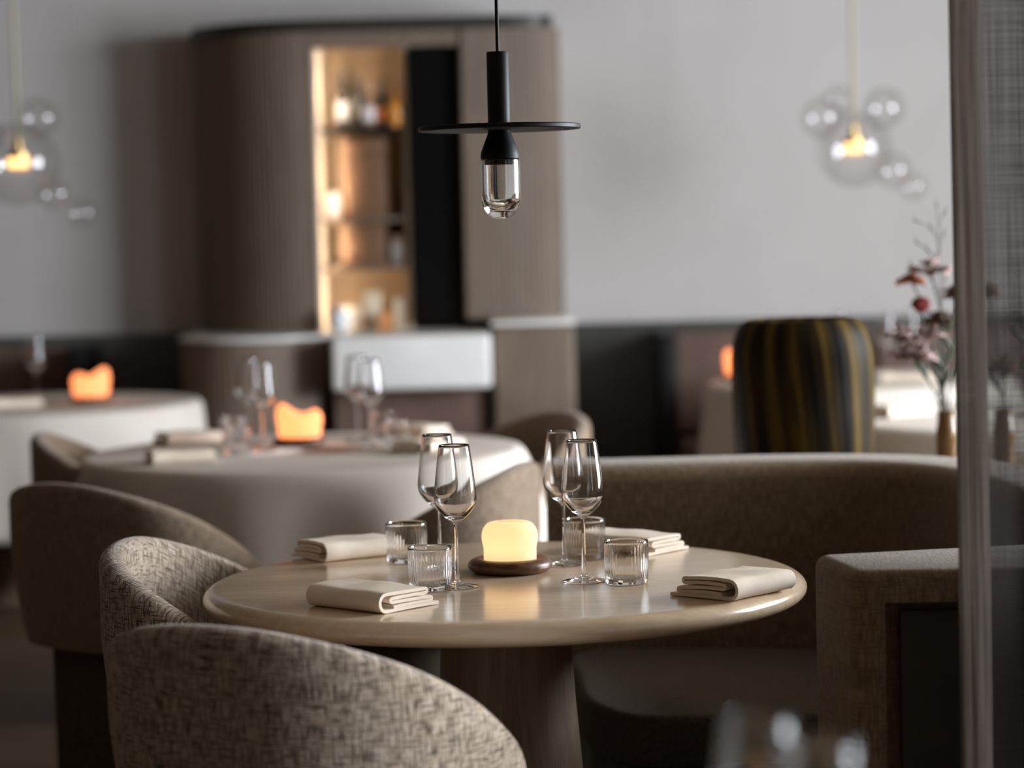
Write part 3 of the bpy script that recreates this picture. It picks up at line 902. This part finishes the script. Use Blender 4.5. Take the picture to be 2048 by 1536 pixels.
# ------------------------------------------------------------------ bubble chandeliers
def chandelier(label, loc, globes, rot=0):
    c = thing('bubble_chandelier', label, 'chandelier', loc, rot, 'bubble chandeliers')
    tube('rod', [(0, 0, .05), (0, 0, .6), (0, 0, ZC-loc[2]-.001)], .008, MT['cordgold'], c, seg=12)
    lathe('lamp_holder', [(0, .012), (.042, .012), (.043, .03), (.02, .038), (.014, .085), (0, .09)], MT['brass'], c, seg=24)
    tag(lathe('lamp', [(0, -.022), (.034, -.022), (.04, -.016), (.04, .0105), (0, .0115)], MT['lampwarm'], c, seg=24), 'glowing amber lamp')
    for (x, y, z, r) in globes:
        lathe('globe', [(r*math.sin(math.radians(a)), -r*math.cos(math.radians(a))) for a in range(0, 181, 9)], MT['bubble'], c, seg=40, loc=(x, y, z), smooth='all')
    return c
G1 = [(0, 0, -.01, .155), (-.135, -.06, .115, .085), (.125, .03, .15, .085), (.14, -.10, -.10, .072), (.225, -.05, -.165, .055), (-.05, .1, .19, .06)]
G2 = [(0, 0, -.01, .155), (.085, -.03, .155, .075), (.14, -.07, -.125, .058), (.235, -.04, -.195, .055), (-.13, .05, .10, .07)]
chandelier('bubble glass chandelier with gold rod at right before the pale wall', (1.380, 10.2, 1.655), G1)
chandelier('bubble glass chandelier at left edge of the room', (-1.805, 9.5, 1.655), G2)

# ------------------------------------------------------------------ console behind the sofa, amber vase, flowers
cs = thing('console_table', 'narrow dark console standing behind the booth sofa under the amber vase', 'console table', (1.05, 6.55, 0))
box('top', -.55, .55, -.25, .25, .70, .74, MT['pedestal'], cs, bevel=.006)
for sx in (-.48, .48):
    for sy in (-.19, .19):
        box('leg', sx-.025, sx+.025, sy-.025, sy+.025, .001, .699, MT['pedestal'], cs)

vprof = [(0, .001), (.155, .001), (.170, .012), (.178, .04), (.182, .12), (.184, .22), (.184, .28), (.180, .318), (.169, .352), (.154, .374), (.143, .382), (.136, .380), (.13, .36), (.15, .30), (.155, .2), (.14, .04), (0, .03)]
vp = [(p.x, p.y) for p in smooth_path([(r, z, 0) for r, z in vprof], 4)]
seg = 264; V, Fc = lathe_data(vp, seg, lambda r, z, a: (r*(1+.003*math.cos(45*(a+.5*z))) if .01 < z < .37 and r > .157 else r, z))
UVs = []
for k in range(seg):
    for (r, z) in vp: UVs.append((k/seg+z*.08, z))
va = mesh('amber_vase', V, Fc, MT['vase'], None, uvs=UVs, loc=(.752, 6.6, .7405), smooth='all')
tag(va, 'large dark amber fluted vase standing behind the booth sofa', 'vase')

def bud_vase(label, loc):
    o = lathe('bud_vase', [(0, .0005), (.024, .0005), (.027, .006), (.027, .10), (.023, .125), (.0225, .15), (.019, .15), (.019, .12), (.022, .1), (.022, .01), (0, .008)], MT['amberv'], None, seg=28, loc=loc)
    tag(o, label, 'bud vase', 'amber bud vases')
    return o
V1 = Vector((1.088, 6.40, .7405)); V2 = Vector((1.235, 6.42, .7405))
bv = bud_vase('small amber bud vase holding flowers left of the curtain edge', V1)
dup(bv, 'small amber bud vase seen through the sheer curtain', V2)

def petals(name, c, r, mat, parent, n=14, seed=1, flat=.6, layers=3):
    """a ruffled bloom: layers of curled petals"""
    rnd = random.Random(seed)
    V, Fc = [], []
    for ly in range(layers):
        el = .15+.5*ly
        el0 = -.25+1.45*ly/max(1, layers-1)
        for k in range(n-3*ly):
            a = 2*PI*k/(n-3*ly)+ly*.4+rnd.random()*.3
            L_ = r*(1-.10*ly)*(.8+.4*rnd.random())
            w = L_*.42
            e = el+rnd.random()*.25
            e = el0+rnd.uniform(-.35, .35)
            d = Vector((math.cos(a)*math.cos(e), math.sin(a)*math.cos(e), math.sin(e)*flat+.1))
            s = Vector((-math.sin(a), math.cos(a), 0))
            i = len(V)
            for t, ww, h in ((.05, .25, 0), (.4, .8, .06), (.75, 1.0, .05), (1.0, .6, -.05)):
                p = Vector(c)+d*L_*t+Vector((0, 0, h*L_))
                for q in (-1, 0, 1):
                    V.append(p+s*w*ww*q*.8+Vector((0, 0, (abs(q))*.14*L_*ww)))
            for t in range(3):
                for q in range(2):
                    Fc.append((i+t*3+q, i+t*3+q+1, i+t*3+q+4, i+t*3+q+3))
    o = mesh(name, V, Fc, mat, parent)
    sd = o.modifiers.new('thick', 'SOLIDIFY'); sd.thickness = .0008
    return o

def leaf(c, d, ln, w, parent):
    d = Vector(d).normalized(); s = d.cross(Vector((.2, 1, .1))).normalized(); nrm = d.cross(s)
    V, Fc = [], []
    for t, ww, b in ((0, .1, 0), (.3, .8, .03), (.6, 1, .04), (.85, .5, .0), (1, .05, -.05)):
        p = Vector(c)+d*ln*t+nrm*ln*b
        V += [p-s*w*ww, p+nrm*w*.25, p+s*w*ww]
    for i in range(4):
        for q in (0, 1): Fc.append((i*3+q, i*3+q+1, i*3+q+4, i*3+q+3))
    o = mesh('leaf', V, Fc, MT['stem'], parent)
    sd = o.modifiers.new('thick', 'SOLIDIFY'); sd.thickness = .0006

def bud(c, r, mat, parent, name='bloom'):
    V, Fc = lathe_data([(0, -r*.9), (r*.5, -r*.75), (r*.95, -r*.2), (r, .15*r), (r*.8, .55*r), (r*.4, .8*r), (0, .85*r)], 20, lambda q, z, a: (q*(1+.08*math.cos(7*a)), z))
    V = [(v[0]+c[0], v[1]+c[1], v[2]+c[2]) for v in V]
    mesh(name, V, Fc, mat, parent)

def flower(label, base, tip, kind, seed, bend=(0, 0), leaves=1, r=.026):
    """one cut stem standing in a bud vase; points in metres from the vase base"""
    f = thing('cut_flower', label, 'flower', base, 0, 'cut flowers in the bud vases')
    b = Vector((0, 0, .016)); t = Vector(tip)
    foot = Vector((-.012 if t.x > 0 else .012, 0, 0))*.5
    lip = Vector((max(-.012, min(.012, t.x*.2)), 0, .15))
    pts = smooth_path([b+foot, lip, lip.lerp(t, .5)+Vector((bend[0], 0, bend[1])), t], 6)
    tube('stem', pts, .0022 if kind != 'grass' else .0013, MT['stem'] if kind != 'grass' else MT['grassf'], f, seg=8)
    rnd = random.Random(seed)
    if kind == 'carnation': petals('bloom', t, r, MT['orangef'], f, 16, seed)
    if kind == 'mauve': petals('bloom', t, r, MT['mauvef'], f, 10, seed, .5, 2)
    if kind == 'brown': petals('bloom', t, r, MT['brownf'], f, 14, seed, .8)
    if kind == 'bud': bud(t+Vector((0, 0, r*.6)), r, MT['redf'], f)
    if kind == 'cluster':
        for k in range(9):
            petals('bloom', t+Vector((rnd.uniform(-.05, .05), rnd.uniform(-.03, .03), rnd.uniform(-.03, .035))), r*.7, MT['mauvef'], f, 8, seed+k, .7, 2)
    if kind == 'grass':
        for k in range(11):
            p = t+Vector((rnd.uniform(-.03, .03)-.02*(k % 3), rnd.uniform(-.02, .02), -.17+.018*k))
            q = lip.lerp(t, .5+.045*k)
            tube('seed_branch', [q, (q+p)/2+Vector((0, 0, .01)), p, p+Vector((.002, 0, .016))], [.0008, .0008, .0028, .0006], MT['grassf'], f, seg=6)
    for k in range(leaves):
        i = int(len(pts)*(.5+.16*k)); s = 1 if (k+seed) % 2 else -1
        leaf(pts[i], (s*.5, .2*s, .8), .085, .007, f)
    return f

B1 = tuple(V1); B2 = tuple(V2)
flower('orange ruffled flower on the left of the bud vase', B1, (-.082, .02, .475), 'carnation', 2, (.03, .03), 1, .036)
flower('dark red bud below the orange flower', B1, (-.062, .00, .405), 'bud', 3, (.012, .0), 0, .023)
flower('pale mauve flower beside the orange one', B1, (-.040, -.02, .50), 'mauve', 4, (.02, .02), 2, .055)
flower('cluster of dull mauve flowers low over the bud vase', B1, (-.075, -.03, .315), 'cluster', 5, (.0, -.01), 2, .048)
flower('dry grass stem rising tallest from the flowers', B1, (-.015, .01, .655), 'grass', 6, (.0, .0), 0)
flower('brown dry flower at the curtain edge', B1, (.022, -.02, .44), 'brown', 7, (.006, 0), 2, .034)
flower('dark brown flower with leaves above the bud vase', B1, (-.008, .03, .37), 'brown', 8, (0, 0), 2, .042)
flower('brown dry flower seen through the sheer curtain', B2, (-.035, .0, .44), 'brown', 9, (.01, 0), 1, .034)
flower('round brown flower low behind the sheer curtain', B2, (.005, .0, .25), 'brown', 10, (0, 0), 1, .045)
flower('long leafy stem leaning right behind the sheer curtain', B2, (.075, .0, .47), 'grass', 11, (.01, 0), 3)

# ------------------------------------------------------------------ sheer curtain on the right
ct = thing('sheer_curtain', 'sheer brown linen curtain with pale stitched edge hanging at right', 'curtain', (.66, 3.80, 0))
path = []
Lc = 5.6; nC = 520
for i in range(nC+1):
    s = Lc*i/nC
    path.append((.030+s*.62, .006*math.sin(s*14)+.055*math.sin(max(0, s-.09)*21)*min(1, max(0, s-.05)*5)-.06*s))
V, Fc, UV = [], [], []
dist = 0
zr = [0.01+k*(ZC-.03)/30 for k in range(31)]
for i, p in enumerate(path):
    if i: dist += math.dist(p, path[i-1])
    for z in zr: V.append((p[0]+.003*math.sin(z*2.3), p[1], z)); UV.append((dist, z))
m = len(zr)
for i in range(nC):
    for j in range(m-1): Fc.append((i*m+j, (i+1)*m+j, (i+1)*m+j+1, i*m+j+1))
mesh('sheer_panel', V, Fc, MT['curtain'], ct, uvs=UV, smooth='all')
V, Fc, UV = [], [], []
sec = [(0, .0), (.002, -.003), (.012, -.004), (.020, -.0025), (.024, -.0055), (.030, -.0045), (.044, -.003), (.0475, 0.0), (.044, .003), (.03, .003), (.016, .003), (.002, .002)]
ms = len(sec)
for z in zr:
    for q, (a, b) in enumerate(sec): V.append((a+.003*math.sin(z*2.3)-.002, b, z)); UV.append((a*1.0+(.06 if q > 6 else 0), z))
for j in range(m-1):
    for q in range(ms):
        q2 = (q+1) % ms
        Fc.append((j*ms+q, j*ms+q2, (j+1)*ms+q2, (j+1)*ms+q))
tag(mesh('hem', V, Fc, MT['hem'], ct, uvs=UV, smooth='all'), 'pale doubled linen edge')

# ------------------------------------------------------------------ world, camera, view
w = bpy.data.worlds.new('dusk'); S.world = w; w.use_nodes = True
w.node_tree.nodes['Background'].inputs['Color'].default_value = (.75, .85, 1, 1)
w.node_tree.nodes['Background'].inputs['Strength'].default_value = .1

cam = bpy.data.cameras.new('camera'); co = bpy.data.objects.new('camera', cam); COL.objects.link(co)
cam.sensor_width = 36; cam.lens = 5120/2048*36
cam.clip_start = .05; cam.clip_end = 60
P_, R_ = math.radians(3.63), math.radians(1.35)
fw = Vector((0, math.cos(P_), -math.sin(P_))); up0 = Vector((0, math.sin(P_), math.cos(P_))); rt0 = Vector((1, 0, 0))
rt = rt0*math.cos(R_)-up0*math.sin(R_); up = rt0*math.sin(R_)+up0*math.cos(R_)
M3 = Matrix((rt, up, -fw)).transposed()
co.matrix_world = Matrix.Translation((0, 0, 1.39)) @ M3.to_4x4()
cam.dof.use_dof = True; cam.dof.focus_distance = 4.48; cam.dof.aperture_fstop = 2.15
S.camera = co

S.view_settings.view_transform = 'Standard'; S.view_settings.look = 'None'
S.view_settings.exposure = 0.6; S.view_settings.gamma = 1.0; S.view_settings.use_curve_mapping = False
S.cycles.use_denoising = True
S.cycles.max_bounces = 12; S.cycles.transmission_bounces = 12; S.cycles.transparent_max_bounces = 16
S.cycles.diffuse_bounces = 4; S.cycles.glossy_bounces = 6
S.cycles.sample_clamp_indirect = 6.0; S.cycles.blur_glossy = .6
